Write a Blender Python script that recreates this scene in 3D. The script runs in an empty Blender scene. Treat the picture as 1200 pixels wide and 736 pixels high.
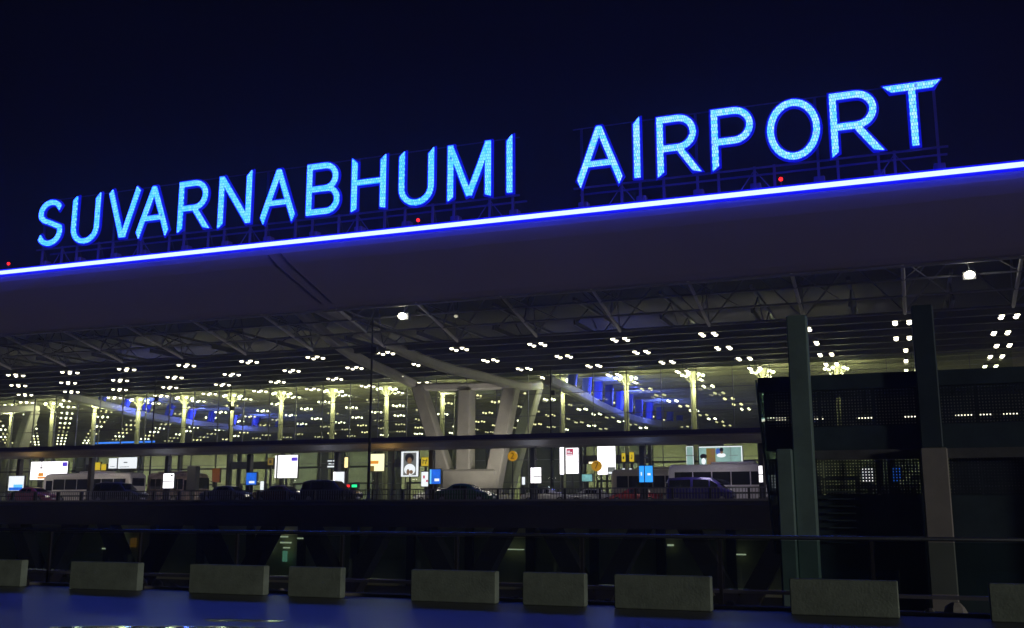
import bpy, math, random
from mathutils import Vector

random.seed(7)
SC = bpy.context.scene
COL = SC.collection

# ------------------------------------------------------------------ camera, world, sun, exposure
F, PITCH, YAW, CZ = 1195.0, math.radians(10.7), math.radians(20.9), 1.6
cam_d = bpy.data.cameras.new('camera')
cam_d.sensor_width = 36.0
cam_d.lens = 36.0 * F / 1200.0
cam_d.clip_start = 0.1
cam_d.clip_end = 5000
cam = bpy.data.objects.new('camera', cam_d)
COL.objects.link(cam)
cam.location = (0, 0, CZ)
cam.rotation_euler = (math.pi / 2 + PITCH, 0, YAW)
SC.camera = cam

SUN_EL, SUN_AZ = math.radians(4.5), math.radians(112)     # azimuth clockwise from +Y, light comes from there
w = bpy.data.worlds.new('World')
SC.world = w
w.use_nodes = True
nt = w.node_tree
nt.nodes.clear()
wo = nt.nodes.new('ShaderNodeOutputWorld')
b1 = nt.nodes.new('ShaderNodeBackground')
b2 = nt.nodes.new('ShaderNodeBackground')
ad = nt.nodes.new('ShaderNodeAddShader')
sk = nt.nodes.new('ShaderNodeTexSky')
sk.sky_type = 'NISHITA'
sk.sun_disc = False
sk.sun_elevation = math.radians(-6)
sk.sun_rotation = SUN_AZ
nt.links.new(sk.outputs[0], b1.inputs[0])
b1.inputs[1].default_value = 0.02
b2.inputs[0].default_value = (0.0004, 0.0005, 0.0032, 1)
b2.inputs[1].default_value = 1.0
nt.links.new(b1.outputs[0], ad.inputs[0])
nt.links.new(b2.outputs[0], ad.inputs[1])
nt.links.new(ad.outputs[0], wo.inputs[0])

sun_d = bpy.data.lights.new('night_glow', 'SUN')
sun_d.energy = 0.50
sun_d.color = (1.0, 0.93, 0.86)
sun_d.angle = math.radians(4)
sun = bpy.data.objects.new('night_glow', sun_d)
COL.objects.link(sun)
sd = Vector((math.sin(SUN_AZ) * math.cos(SUN_EL), math.cos(SUN_AZ) * math.cos(SUN_EL), math.sin(SUN_EL)))
sun.rotation_euler = sd.to_track_quat('Z', 'Y').to_euler()

SC.view_settings.view_transform = 'Standard'
SC.view_settings.look = 'None'
SC.view_settings.exposure = 0
SC.view_settings.gamma = 1
SC.view_settings.use_curve_mapping = False
SC.render.engine = 'CYCLES'
SC.cycles.use_denoising = True
SC.cycles.max_bounces = 6
SC.cycles.transparent_max_bounces = 24
SC.cycles.sample_clamp_indirect = 4
SC.cycles.caustics_reflective = False
SC.cycles.caustics_refractive = False

# ------------------------------------------------------------------ pixel helpers (a pixel gives a direction, a plane gives the distance)
fw = Vector((-math.sin(YAW) * math.cos(PITCH), math.cos(YAW) * math.cos(PITCH), math.sin(PITCH)))
rt = Vector((math.cos(YAW), math.sin(YAW), 0))
upv = rt.cross(fw)
def at(px, py, Y):
    d = fw * F + rt * (px - 600) + upv * (368 - py)
    return Vector((0, 0, CZ)) + d * (Y / d.y)

# ------------------------------------------------------------------ materials
MATS = {}
def nodes_of(m):
    m.use_nodes = True
    return m.node_tree, m.node_tree.nodes, m.node_tree.links
def pm(name, col, rough=0.6, metal=0.0, scale=1.5, amt=0.25, bump=0.0, bscale=None, spec=0.5, ramp_rough=0.0):
    if name in MATS: return MATS[name]
    m = bpy.data.materials.new(name)
    t, n, l = nodes_of(m)
    p = n['Principled BSDF']
    tc = n.new('ShaderNodeTexCoord')
    nz = n.new('ShaderNodeTexNoise')
    nz.inputs['Scale'].default_value = scale
    nz.inputs['Detail'].default_value = 6
    nz.inputs['Roughness'].default_value = 0.65
    l.new(tc.outputs['Object'], nz.inputs['Vector'])
    cr = n.new('ShaderNodeValToRGB')
    a = [max(0, c * (1 - amt)) for c in col]
    b = [min(1, c * (1 + amt)) for c in col]
    cr.color_ramp.elements[0].position = 0.3
    cr.color_ramp.elements[1].position = 0.7
    cr.color_ramp.elements[0].color = (*a, 1)
    cr.color_ramp.elements[1].color = (*b, 1)
    l.new(nz.outputs['Fac'], cr.inputs['Fac'])
    l.new(cr.outputs['Color'], p.inputs['Base Color'])
    p.inputs['Roughness'].default_value = rough
    p.inputs['Metallic'].default_value = metal
    p.inputs['Specular IOR Level'].default_value = spec
    if ramp_rough:
        mr = n.new('ShaderNodeMapRange')
        mr.inputs['To Min'].default_value = max(0.02, rough - ramp_rough)
        mr.inputs['To Max'].default_value = min(1, rough + ramp_rough)
        mr.inputs['From Min'].default_value = 0.3
        mr.inputs['From Max'].default_value = 0.7
        l.new(nz.outputs['Fac'], mr.inputs['Value'])
        l.new(mr.outputs['Result'], p.inputs['Roughness'])
    if bump:
        n2 = n.new('ShaderNodeTexNoise')
        n2.inputs['Scale'].default_value = bscale or scale * 8
        n2.inputs['Detail'].default_value = 4
        l.new(tc.outputs['Object'], n2.inputs['Vector'])
        bp = n.new('ShaderNodeBump')
        bp.inputs['Strength'].default_value = bump
        bp.inputs['Distance'].default_value = 0.02
        l.new(n2.outputs['Fac'], bp.inputs['Height'])
        l.new(bp.outputs['Normal'], p.inputs['Normal'])
    MATS[name] = m
    return m
def em(name, col, strength=1.0, var=0.0, scale=3.0):
    if name in MATS: return MATS[name]
    m = bpy.data.materials.new(name)
    t, n, l = nodes_of(m)
    p = n['Principled BSDF']
    p.inputs['Base Color'].default_value = (0.02, 0.02, 0.02, 1)
    p.inputs['Roughness'].default_value = 0.4
    p.inputs['Emission Color'].default_value = (*col, 1)
    p.inputs['Emission Strength'].default_value = strength
    if var:
        tc = n.new('ShaderNodeTexCoord')
        nz = n.new('ShaderNodeTexNoise')
        nz.inputs['Scale'].default_value = scale
        l.new(tc.outputs['Object'], nz.inputs['Vector'])
        mr = n.new('ShaderNodeMapRange')
        mr.inputs['From Min'].default_value = 0.3
        mr.inputs['From Max'].default_value = 0.7
        mr.inputs['To Min'].default_value = strength * (1 - var)
        mr.inputs['To Max'].default_value = strength * (1 + var)
        l.new(nz.outputs['Fac'], mr.inputs['Value'])
        l.new(mr.outputs['Result'], p.inputs['Emission Strength'])
    MATS[name] = m
    return m
def glass(name, tint, refl=0.08, rough=0.02):
    if name in MATS: return MATS[name]
    m = bpy.data.materials.new(name)
    t, n, l = nodes_of(m)
    n.clear()
    o = n.new('ShaderNodeOutputMaterial')
    tr = n.new('ShaderNodeBsdfTransparent')
    tr.inputs[0].default_value = (*tint, 1)
    gl = n.new('ShaderNodeBsdfGlossy')
    gl.inputs['Roughness'].default_value = rough
    lw = n.new('ShaderNodeLayerWeight')
    lw.inputs[0].default_value = 0.12
    mr = n.new('ShaderNodeMapRange')
    mr.inputs['To Min'].default_value = refl * 0.5
    mr.inputs['To Max'].default_value = 0.6
    l.new(lw.outputs['Fresnel'], mr.inputs['Value'])
    mx = n.new('ShaderNodeMixShader')
    l.new(mr.outputs['Result'], mx.inputs[0])
    l.new(tr.outputs[0], mx.inputs[1])
    l.new(gl.outputs[0], mx.inputs[2])
    l.new(mx.outputs[0], o.inputs[0])
    MATS[name] = m
    return m
def led_face(name='led_letter_face', c1=(0.10, 0.80, 8.0, 1), c2=(0.34, 1.05, 8.0, 1)):
    m = bpy.data.materials.new(name)
    t, n, l = nodes_of(m)
    p = n['Principled BSDF']
    p.inputs['Base Color'].default_value = (0.02, 0.05, 0.08, 1)
    tc = n.new('ShaderNodeTexCoord')
    mp = n.new('ShaderNodeMapping')
    mp.inputs['Rotation'].default_value = (math.pi / 2, 0, 0)
    l.new(tc.outputs['Object'], mp.inputs['Vector'])
    br = n.new('ShaderNodeTexBrick')
    br.inputs['Scale'].default_value = 1.0
    br.inputs['Brick Width'].default_value = 0.20
    br.inputs['Row Height'].default_value = 0.30
    br.inputs['Mortar Size'].default_value = 0.03
    br.inputs['Mortar Smooth'].default_value = 0.6
    br.inputs['Color1'].default_value = c1
    br.inputs['Color2'].default_value = c2
    br.inputs['Mortar'].default_value = (0.02, 0.36, 2.6, 1)
    l.new(mp.outputs['Vector'], br.inputs['Vector'])
    # some modules are weak or dead
    nz = n.new('ShaderNodeTexNoise')
    nz.inputs['Scale'].default_value = 2.3
    nz.inputs['Detail'].default_value = 2
    l.new(tc.outputs['Object'], nz.inputs['Vector'])
    mr = n.new('ShaderNodeMapRange')
    mr.inputs['From Min'].default_value = 0.24
    mr.inputs['From Max'].default_value = 0.34
    mr.inputs['To Min'].default_value = 0.25
    mr.inputs['To Max'].default_value = 1.05
    l.new(nz.outputs['Fac'], mr.inputs['Value'])
    l.new(br.outputs['Color'], p.inputs['Emission Color'])
    l.new(mr.outputs['Result'], p.inputs['Emission Strength'])
    return m

M_conc = pm('pale_concrete', (0.42, 0.40, 0.36), 0.8, 0, 0.8, 0.12, 0.2)
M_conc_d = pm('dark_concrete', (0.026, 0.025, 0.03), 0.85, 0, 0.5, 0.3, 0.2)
M_bench = pm('bench_concrete', (0.30, 0.37, 0.29), 0.7, 0, 2.2, 0.28, 0.35, 30)  # green cast of the light put into the concrete colour
M_floor = pm('wet_terrace_floor', (0.10, 0.10, 0.12), 0.40, 0, 0.35, 0.35, 0.05, 1.2, 1.0, 0.06)
M_puddle = pm('puddle_water', (0.015, 0.018, 0.02), 0.04, 0, 2, 0.2, 0.25, 6)
M_steel = pm('painted_steel', (0.20, 0.20, 0.23), 0.5, 0.2, 2, 0.15)
M_steel_d = pm('dark_steel', (0.06, 0.06, 0.07), 0.5, 0.4, 2, 0.2)
M_arch = pm('arch_paint', (0.62, 0.60, 0.46), 0.55, 0, 0.6, 0.1)
M_beam_shaded = pm('ceiling_beam_shaded', (0.06, 0.06, 0.065), 0.6, 0, 0.5, 0.15)  # shaded copy of the ceiling beams; overhang gloom put into the colour
M_chord = pm('truss_paint', (0.72, 0.69, 0.66), 0.55, 0, 0.6, 0.1)
M_fascia = pm('fascia_panel', (0.30, 0.26, 0.33), 0.55, 0, 0.05, 0.10, 0, None, 0.4)  # violet light of the LED strip mixed into the panel colour
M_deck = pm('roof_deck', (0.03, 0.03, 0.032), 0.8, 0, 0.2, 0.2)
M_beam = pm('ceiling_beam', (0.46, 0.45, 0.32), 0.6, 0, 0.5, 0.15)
M_asph = pm('asphalt', (0.05, 0.05, 0.052), 0.65, 0, 0.6, 0.3, 0.3, 20)
M_pave = pm('kerb_paving', (0.28, 0.27, 0.25), 0.6, 0, 1.0, 0.2)
M_white = pm('road_paint', (0.75, 0.75, 0.72), 0.6, 0, 2, 0.1)
M_ground = pm('lower_ground', (0.06, 0.06, 0.055), 0.85, 0, 0.1, 0.3)
M_canopy = pm('canopy_panel', (0.33, 0.30, 0.29), 0.5, 0.1, 0.25, 0.12)
M_canopy_edge = pm('canopy_edge_trim', (0.06, 0.05, 0.16), 0.4, 0.3, 0.3, 0.1)  # navy is the blue sign's reflection, put into the trim colour
M_hallwall = pm('hall_wall_panel', (0.52, 0.52, 0.34), 0.6, 0, 0.4, 0.12)
M_hallfloor = pm('hall_floor', (0.35, 0.34, 0.30), 0.35, 0, 0.5, 0.15)
M_glass = glass('facade_glass', (0.90, 0.95, 0.88), 0.06)
M_bglass = glass('balustrade_glass', (0.72, 0.80, 0.78), 0.10)
M_green_lit_conc = pm('green_lit_concrete', (0.20, 0.31, 0.28), 0.8, 0, 0.8, 0.15, 0.2)  # greenish light on the tower column put into its base colour
M_screen = pm('perforated_metal', (0.05, 0.07, 0.085), 0.5, 0.5, 1, 0.2)
M_tower_dark = pm('tower_cladding', (0.05, 0.085, 0.10), 0.6, 0.2, 0.6, 0.25)
M_tower_glass = glass('tower_glass', (0.35, 0.5, 0.55), 0.05)
M_lens = em('lamp_lens', (1.0, 0.93, 0.66), 6)
M_lens_up = em('uplight_lens', (1.0, 0.97, 0.62), 9)
M_flood = em('flood_lens', (1.0, 0.97, 0.75), 25)
M_red = em('red_obstruction_lens', (1.0, 0.012, 0.006), 3)
M_led = em('led_strip_core', (0.06, 0.08, 1.0), 15)
M_led_halo = em('led_strip_halo', (0.002, 0.002, 1.0), 1.0)  # glowing bands that draw the blue halo round the strip
M_letter = led_face()
M_letter_w = led_face('led_letter_face_pale', (0.16, 0.88, 8.0, 1), (0.62, 1.1, 8.0, 1))
M_letter_halo = em('letter_blue_halo', (0.0, 0.001, 1.0), 0.6)  # wider blue band behind each letter, drawn as its glow halo
M_frame = pm('sign_frame_blue_glow', (0.07, 0.05, 0.26), 0.5, 0.1, 1, 0.1)  # blue glow of the letters put into the steel's base colour
M_tyre = pm('tyre_rubber', (0.02, 0.02, 0.02), 0.8)
M_rim = pm('wheel_rim', (0.45, 0.45, 0.46), 0.35, 0.8)
M_cglass = pm('car_window', (0.012, 0.014, 0.018), 0.06, 0, 1, 0.1, 0, None, 0.9)
M_lampglass = pm('headlamp_glass', (0.7, 0.72, 0.7), 0.15, 0.2, 1, 0.1)
M_black = pm('black_trim', (0.02, 0.02, 0.022), 0.5)
M_bluestrut = pm('blue_strut_lit', (0.10, 0.14, 0.80), 0.5, 0, 1, 0.1)  # blue light on the struts also put into their base colour

# ------------------------------------------------------------------ mesh builder
class MB:
    def __init__(s): s.v, s.f, s.m = [], [], []
    def quad(s, a, b, c, d, mi=0):
        k = len(s.v); s.v += [tuple(a), tuple(b), tuple(c), tuple(d)]; s.f.append((k, k+1, k+2, k+3)); s.m.append(mi)
    def box(s, x0, x1, y0, y1, z0, z1, mi=0):
        k = len(s.v)
        s.v += [(x0,y0,z0),(x1,y0,z0),(x1,y1,z0),(x0,y1,z0),(x0,y0,z1),(x1,y0,z1),(x1,y1,z1),(x0,y1,z1)]
        for q in ((0,3,2,1),(4,5,6,7),(0,1,5,4),(1,2,6,5),(2,3,7,6),(3,0,4,7)):
            s.f.append(tuple(k+i for i in q)); s.m.append(mi)
    def bbox(s, x0, x1, y0, y1, z0, z1, b=0.03, mi=0):
        # box with chamfered edges (three stacked rings per axis kept simple)
        pts = []
        def ring(z, i):
            return [(x0+i,y0+b if i==0 else y0+i,z)]
        rings = []
        for z, i in ((z0, b), (z0+b, 0), (z1-b, 0), (z1, b)):
            c = b
            xa, xb, ya, yb = x0+i, x1-i, y0+i, y1-i
            rings.append([(xa+c,ya,z),(xb-c,ya,z),(xb,ya+c,z),(xb,yb-c,z),(xb-c,yb,z),(xa+c,yb,z),(xa,yb-c,z),(xa,ya+c,z)])
        s.loft(rings, mi=mi)
    def loft(s, rings, cap=True, closed=True, mi=0):
        k = len(s.v); n = len(rings[0])
        for r in rings: s.v += [tuple(p) for p in r]
        for i in range(len(rings)-1):
            for j in range(n if closed else n-1):
                a = k+i*n+j; b = k+i*n+(j+1) % n
                s.f.append((a, b, b+n, a+n)); s.m.append(mi)
        if cap and closed:
            s.f.append(tuple(k+j for j in range(n-1,-1,-1))); s.m.append(mi)
            e = k+(len(rings)-1)*n
            s.f.append(tuple(e+j for j in range(n))); s.m.append(mi)
    def prism(s, poly, axis, a, b, mi=0):
        # poly: 2D points, extruded along axis ('x','y','z') from a to b
        def P(p, t):
            return {'x': (t, p[0], p[1]), 'y': (p[0], t, p[1]), 'z': (p[0], p[1], t)}[axis]
        s.loft([[P(p, a) for p in poly], [P(p, b) for p in poly]], mi=mi)
    def tube(s, p, q, r, n=6, r2=None, mi=0):
        p, q = Vector(p), Vector(q)
        d = (q-p).normalized()
        u = d.cross(Vector((0,0,1)) if abs(d.z) < .9 else Vector((1,0,0))).normalized(); v = d.cross(u)
        r2 = r if r2 is None else r2
        s.loft([[tuple(c+(u*math.cos(2*math.pi*i/n)+v*math.sin(2*math.pi*i/n))*rr) for i in range(n)] for c, rr in ((p, r), (q, r2))], mi=mi)
    def path(s, pts, hw, hh, mi=0):
        # box beam along a polyline: hw horizontal half width, hh vertical half height
        pts = [Vector(p) for p in pts]; rings = []
        for i, p in enumerate(pts):
            d = (pts[min(i+1, len(pts)-1)]-pts[max(i-1, 0)]).normalized()
            u = d.cross(Vector((0,0,1))).normalized(); v = u.cross(d).normalized()
            rings.append([tuple(p+u*a*hw+v*b*hh) for a, b in ((-1,-.6),(-.6,-1),(.6,-1),(1,-.6),(1,.6),(.6,1),(-.6,1),(-1,.6))])
        s.loft(rings, mi=mi)
    def sphere(s, c, r, n=8, m=5, mi=0, sz=1.0):
        rings = [[(c[0]+r*math.sin(math.pi*(i+.02)/(m+.04))*math.cos(2*math.pi*j/n), c[1]+r*math.sin(math.pi*(i+.02)/(m+.04))*math.sin(2*math.pi*j/n), c[2]-sz*r*math.cos(math.pi*(i+.02)/(m+.04))) for j in range(n)] for i in range(m+1)]
        s.loft(rings, mi=mi)
    def mesh(s, name, mats, off=(0,0,0), smooth=False):
        me = bpy.data.meshes.new(name)
        me.from_pydata([(a-off[0], b-off[1], c-off[2]) for a, b, c in s.v], [], s.f)
        for m in (mats if isinstance(mats, (list, tuple)) else [mats]): me.materials.append(m)
        if isinstance(mats, (list, tuple)) and len(mats) > 1:
            me.polygons.foreach_set('material_index', s.m)
        if smooth: me.polygons.foreach_set('use_smooth', [True]*len(s.f))
        me.update()
        return me

ORG = {}   # world origin of each object
def link(name, me, parent=None, loc=None):
    o = bpy.data.objects.new(name, me)
    COL.objects.link(o)
    if parent is not None:
        o.parent = parent
        ORG[o.name] = ORG[parent.name]
        if loc: o.location = loc
    else:
        ORG[o.name] = tuple(loc) if loc else (0, 0, 0)
        if loc: o.location = loc
    return o
def tag(o, label, cat, group=None):
    o['label'] = label; o['category'] = cat
    if group: o['group'] = group
    return o
def thing(name, loc, label, cat, group=None):
    return tag(link(name, None, None, loc), label, cat, group)
def part(name, mb, mats, parent, smooth=False, label=None, kind=None):
    """mb in WORLD coordinates; parent is an unrotated root (or a part of one)"""
    o = link(name, mb.mesh(name, mats, ORG[parent.name], smooth), parent)
    if label: o['label'] = label
    if kind: o['kind'] = kind
    return o
def lpart(name, mb, mats, parent, loc=None, smooth=False):
    """mb in the parent's LOCAL coordinates"""
    return link(name, mb.mesh(name, mats, (0,0,0), smooth), parent, loc)
def solo(name, mb, mats, label, cat, group=None, loc=(0,0,0), smooth=False):
    """one-mesh thing, mb in world coordinates, origin at loc"""
    return tag(link(name, mb.mesh(name, mats, loc, smooth), None, loc), label, cat, group)
def struct(name, mb, mats):
    o = link(name, mb.mesh(name, mats)); o['kind'] = 'structure'; return o
def copy_tree(o, loc=None, parent=None):
    c = o.copy(); COL.objects.link(c)
    c.parent = parent
    for ch in [x for x in KIDS.get(o.name, [])]: 
        copy_tree(ch, None, c)
    if loc is not None: c.location = loc
    return c
KIDS = {}
def index_kids(o):
    KIDS[o.name] = [c for c in COL.objects if c.parent == o]
    for c in KIDS[o.name]: index_kids(c)
def one(fn, *a, **k):
    m = MB(); getattr(m, fn)(*a, **k); return m

XL, XR = -270.0, 70.0

# ------------------------------------------------------------------ the ground and the decks
struct('ground', one('box', -420, 260, -60, 420, -7.4, -7.0), M_ground)
struct('terrace_floor', one('box', -60, 30, -12, 16.98, -0.8, 0.0), M_floor)
struct('planter_strip', one('box', -60, 30, 16.984, 18.4, -0.8, -0.06), M_ground)
struct('terrace_edge_kerb', one('box', -60, 30, 16.93, 17.03, 0.004, 0.05), M_conc)
m = MB()
for pts in ([(-10.6,10.7),(-9.6,10.9),(-8.4,11.55),(-7.9,12.05),(-8.6,12.15),(-9.6,11.75),(-10.5,11.45),(-10.9,11.1)],
            [(-9.3,12.5),(-8.5,12.75),(-8.3,12.95),(-9.0,12.85),(-9.6,12.65)]):
    P = []
    for i in range(len(pts)):
        a, b = Vector(pts[i]), Vector(pts[(i+1) % len(pts)])
        for k in range(4):
            q = a.lerp(b, k/4); P.append((q.x+random.uniform(-.05,.05), q.y+random.uniform(-.05,.05)))
    k0 = len(m.v); m.v += [(x, y, 0.004) for x, y in P]; m.f.append(tuple(range(k0, k0+len(P)))); m.m.append(0)
pu = struct('puddle', m, M_puddle)

RZ = 1.8       # elevated departures road
struct('elevated_road', one('box', XL, XR, 66.0, 128.3, 0.5, RZ), M_asph)
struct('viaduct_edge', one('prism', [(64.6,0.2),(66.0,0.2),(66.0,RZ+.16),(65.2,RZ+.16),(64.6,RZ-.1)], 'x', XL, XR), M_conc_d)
struct('kerb_island', one('box', XL, XR, 75.6, 80.2, RZ+.002, RZ+.15), M_pave)
struct('terminal_pavement', one('box', XL, XR, 106, 128.05, RZ+.002, RZ+.15), M_pave)
struct('hall_floor', one('box', XL, XR, 128.31, 300, RZ-.6, RZ+.10), M_hallfloor)
m = MB()
for y in (72.6, 88, 96):
    x = XL
    while x < XR:
        m.box(x, x+3, y, y+.15, RZ+.002, RZ+.006); x += 9
struct('lane_marking', m, M_white)

# lower level under the viaduct
lw_r = thing('lower_level_wall', (-60, 104, -7), 'dim lower storey wall beneath the elevated road', 'wall')
part('wall', one('box', XL, XR, 104, 104.6, -7, 0.49), M_hallwall, lw_r)
for i in range(24):
    x = -150 + i*7.0
    part('pilaster', one('box', x, x+.9, 103.5, 103.997, -7, .48), M_conc_d, lw_r)
for i, (px, py, wd, hg, kind) in enumerate([(312,629,.9,.16,0),(312,636,1.1,.16,0),(313,642,.8,.14,0),(332,652,.5,1.2,1),(331,629,1.0,.16,0),(333,636,1.4,.16,0),(334,642,.8,.14,0),(350,631,.7,.14,0),(362,631,.5,.14,0),(124,633,1.1,.16,0),(121,643,.8,.14,0),(137,634,1.4,.16,0),(154,636,.8,1.1,2),(600,644,2.4,.1,0),(650,635,.5,.12,0),(1050,662,4.5,1.2,3),(785,639,.6,.18,0),(868,650,.9,.12,0),(1065,652,.3,.1,0),(1080,652,.3,.1,0)]):
    p = at(px, py, 103)
    mat = [em('lower_tube', (.85,.9,.6), .55), em('lower_window_green', (.35,.9,.6), .25), em('lower_sign_orange', (1,.45,.05), .08), em('lower_window_olive', (.6,.62,.3), .03)][kind]
    lb = ['pale strip light on lower storey wall', 'small greenish lit window on lower storey wall', 'dim orange sign on lower storey wall', 'dull olive lit window on lower storey wall'][kind]
    o = solo(['strip_light','lit_window','orange_sign','lit_window'][kind], one('box', p.x-wd/2, p.x+wd/2, 103.2, 103.45, p.z-hg/2, p.z+hg/2), mat, lb, ['light','window','sign','window'][kind], 'lower level lights' if kind == 0 else None, loc=(p.x, 103.3, p.z))
for i in range(12):
    x = -8-11*i
    r = thing('underpass_fill_lamp', (x, 97, .3), 'unseen tube lamp added under the elevated road deck', 'light', 'added underpass lamps')  # added lamps, hidden by the deck edge, to brighten the lower wall
    part('tray', one('box', x-1.3, x+1.3, 96.85, 97.15, .36, .49), M_steel_d, r)
    part('tube', one('box', x-1.2, x+1.2, 96.9, 97.1, .28, .357), em('underpass_fill_tube', (.85,1,.62), 2.2), r)
# V piers
def v_pier():
    r = thing('viaduct_pier', (0,0,0), 'dark concrete V shaped pier under the elevated road', 'pier', 'V piers under the road')
    for s in (-1, 1):
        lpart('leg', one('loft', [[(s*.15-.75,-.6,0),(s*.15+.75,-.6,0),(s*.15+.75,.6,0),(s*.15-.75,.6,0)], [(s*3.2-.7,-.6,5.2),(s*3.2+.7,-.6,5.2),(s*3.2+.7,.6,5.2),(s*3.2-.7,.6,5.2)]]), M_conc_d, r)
    lpart('footing', one('bbox', -1.6, 1.6, -1, 1, -2.0, .4, .1), M_conc_d, r)
    return r
p0 = v_pier(); index_kids(p0)
for k in range(9):
    loc = (-10.4-9.6*k, 68.2, -5.0)
    if k == 0: p0.location = loc
    else: copy_tree(p0, loc)

# ------------------------------------------------------------------ terminal roof
roof = thing('terminal_roof', (-60, 90, 19), 'vast terminal roof with pale sloping fascia and open steel trellis', 'roof')
m = MB()
prof = [(85.0,27.45),(84.9,27.1),(85.0,26.7),(85.6,25.7),(88.3,21.95),(88.7,21.5),(89.0,21.35),(89.15,21.6),(88.7,22.4),(86.6,25.4),(86.2,27.45)]
m.prism(prof, 'x', XL, XR)
part('fascia', m, M_fascia, roof)
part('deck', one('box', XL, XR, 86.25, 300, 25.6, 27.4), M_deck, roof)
# two faint dark strips painting the truss chords' shadow lines on the fascia
m = MB()
for dx in (0, 1.5):
    m.path([(-58.9+dx, 84.99, 26.7), (-58.2+dx, 85.59, 25.7), (-54.4+dx*.8, 88.29, 21.95)], .16, .02)
part('chord_shadow', m, pm('chord_shadow_dark', (0.20,0.17,0.22), .6), roof)
part('edge_rail', one('tube', (XL, 89.0, 21.3), (XR, 89.0, 21.3), .14), M_steel, roof)
# sloping soffit: chords along the facade
for y, z, r_ in ((91.8,20.75,.10),(95.2,19.95,.10),(99.0,19.15,.13),(92.5,24.2,.10),(97.5,24.0,.10)):
    part('chord', one('tube', (XL, y, z), (XR, y, z), r_), M_steel, roof)
RIB0 = -35.1
rib_me = MB()
rib_me.tube((0,88.9,21.5),(0,99.1,19.1),.17)
rib_me = rib_me.mesh('soffit_rib', pm('rib_white', (.75,.72,.74), .5, 0, 1, .05))
dia = MB()
dia.tube((0,91.8,20.8),(4.5,92.5,24.2),.07); dia.tube((9,91.8,20.8),(4.5,92.5,24.2),.07)
dia.tube((0,95.2,20.0),(3.4,92.5,24.2),.06); dia.tube((0,99,19.2),(4.5,97.5,24.0),.07); dia.tube((9,99,19.2),(4.5,97.5,24.0),.07)
dia.tube((0.4,89,21.45),(3.6,95.2,20.0),.06)
dia.tube((0,99,19.2),(0,97.5,24.0),.06); dia.tube((0,95.2,20),(0,97.5,24.0),.06)
dia_me = dia.mesh('diagonal_brace', M_steel)
for k in range(-23, 11):
    x = RIB0+9*k
    o = link('soffit_rib', rib_me, roof); o.location = (x-ORG[roof.name][0], -ORG[roof.name][1], -ORG[roof.name][2])
    o = link('diagonal_brace', dia_me, roof); o.location = (x-ORG[roof.name][0], -ORG[roof.name][1], -ORG[roof.name][2])
# ceiling beams along the facade, stepping back into the hall
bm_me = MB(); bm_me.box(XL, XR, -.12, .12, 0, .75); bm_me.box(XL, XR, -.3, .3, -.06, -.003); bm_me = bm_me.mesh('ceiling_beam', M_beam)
bo_me = bm_me.copy(); bo_me.materials[0] = M_beam_shaded
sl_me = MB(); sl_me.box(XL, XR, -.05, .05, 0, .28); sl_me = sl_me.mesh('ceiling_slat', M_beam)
OR = ORG[roof.name]
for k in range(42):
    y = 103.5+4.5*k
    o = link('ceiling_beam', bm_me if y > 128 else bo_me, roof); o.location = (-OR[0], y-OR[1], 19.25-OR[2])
    if y > 128:
        for q in (1.5, 3.0):
            o = link('ceiling_slat', sl_me, roof); o.location = (-OR[0], y+q-OR[1], 20.1-OR[2])
lg_me = MB(); lg_me.box(-.1, .1, 99, 296, 20.03, 20.5); lg_me.box(-.15,.15,99,296,22.6,22.9); lg_me = lg_me.mesh('long_beam', M_steel)
for k in range(-23, 9):
    o = link('long_beam', lg_me, roof); o.location = (-17.4+4.5+9*k-OR[0], -OR[1], -OR[2])
# web members of the trellis just inside the overhang
wb = MB()
for i in range(4):
    wb.tube((0,99.5+9*i,20.2),(0,104+9*i,22.6),.07); wb.tube((0,108.5+9*i,20.2),(0,104+9*i,22.6),.07)
wb_me = wb.mesh('web_member', M_steel)
for k in range(-18, 5):
    o = link('web_member', wb_me, roof); o.location = (-17.4+4.5+9*k-OR[0], -OR[1], -OR[2])

# LED strip on the roof edge
led = thing('roof_edge_light_strip', (-60, 84.75, 27.2), 'continuous glowing white and blue light strip along roof edge', 'light strip')
part('light_tube', one('box', XL, XR, 83.92, 84.22, 27.28, 27.66), M_led, led)
part('strip_halo', one('box', XL, XR, 84.04, 84.20, 27.04, 27.276), M_led_halo, led)
part('strip_halo', one('box', XL, XR, 84.04, 84.20, 27.664, 27.86), M_led_halo
     , led)
part('bracket', one('box', XL, XR, 84.22, 84.95, 27.40, 27.46), M_steel_d, led)

# ------------------------------------------------------------------ roof sign
H, T = 5.3, 0.53
def ribbon(pts, t, e0=0.0, e1=0.0, c0=0.0, c1=0.0):
    """band of width t along pts; e extends the ends, c slants them (left side moves back, right side forward)"""
    P = [Vector((a, b)) for a, b in pts]; out = []
    for i, p in enumerate(P):
        d0 = (P[i]-P[i-1]).normalized() if i else None
        d1 = (P[i+1]-P[i]).normalized() if i < len(P)-1 else None
        d = d0 if d1 is None else d1 if d0 is None else (d0+d1).normalized()
        k = 1.0 if d0 is None or d1 is None else 1/max(.5, d.dot(d1))
        nrm = Vector((-d.y, d.x))
        l, r = p+nrm*t/2*k, p-nrm*t/2*k
        if i == 0: l -= d*(e0+c0); r -= d*(e0-c0)
        if i == len(P)-1: l += d*(e1+c1); r += d*(e1-c1)
        out.append((l, r))
    return out
def arc(cx, cy, rx, ry, a0, a1, n=14):
    return [(cx+rx*math.cos(math.radians(a0+(a1-a0)*i/n)), cy+ry*math.sin(math.radians(a0+(a1-a0)*i/n))) for i in range(n+1)]
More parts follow.
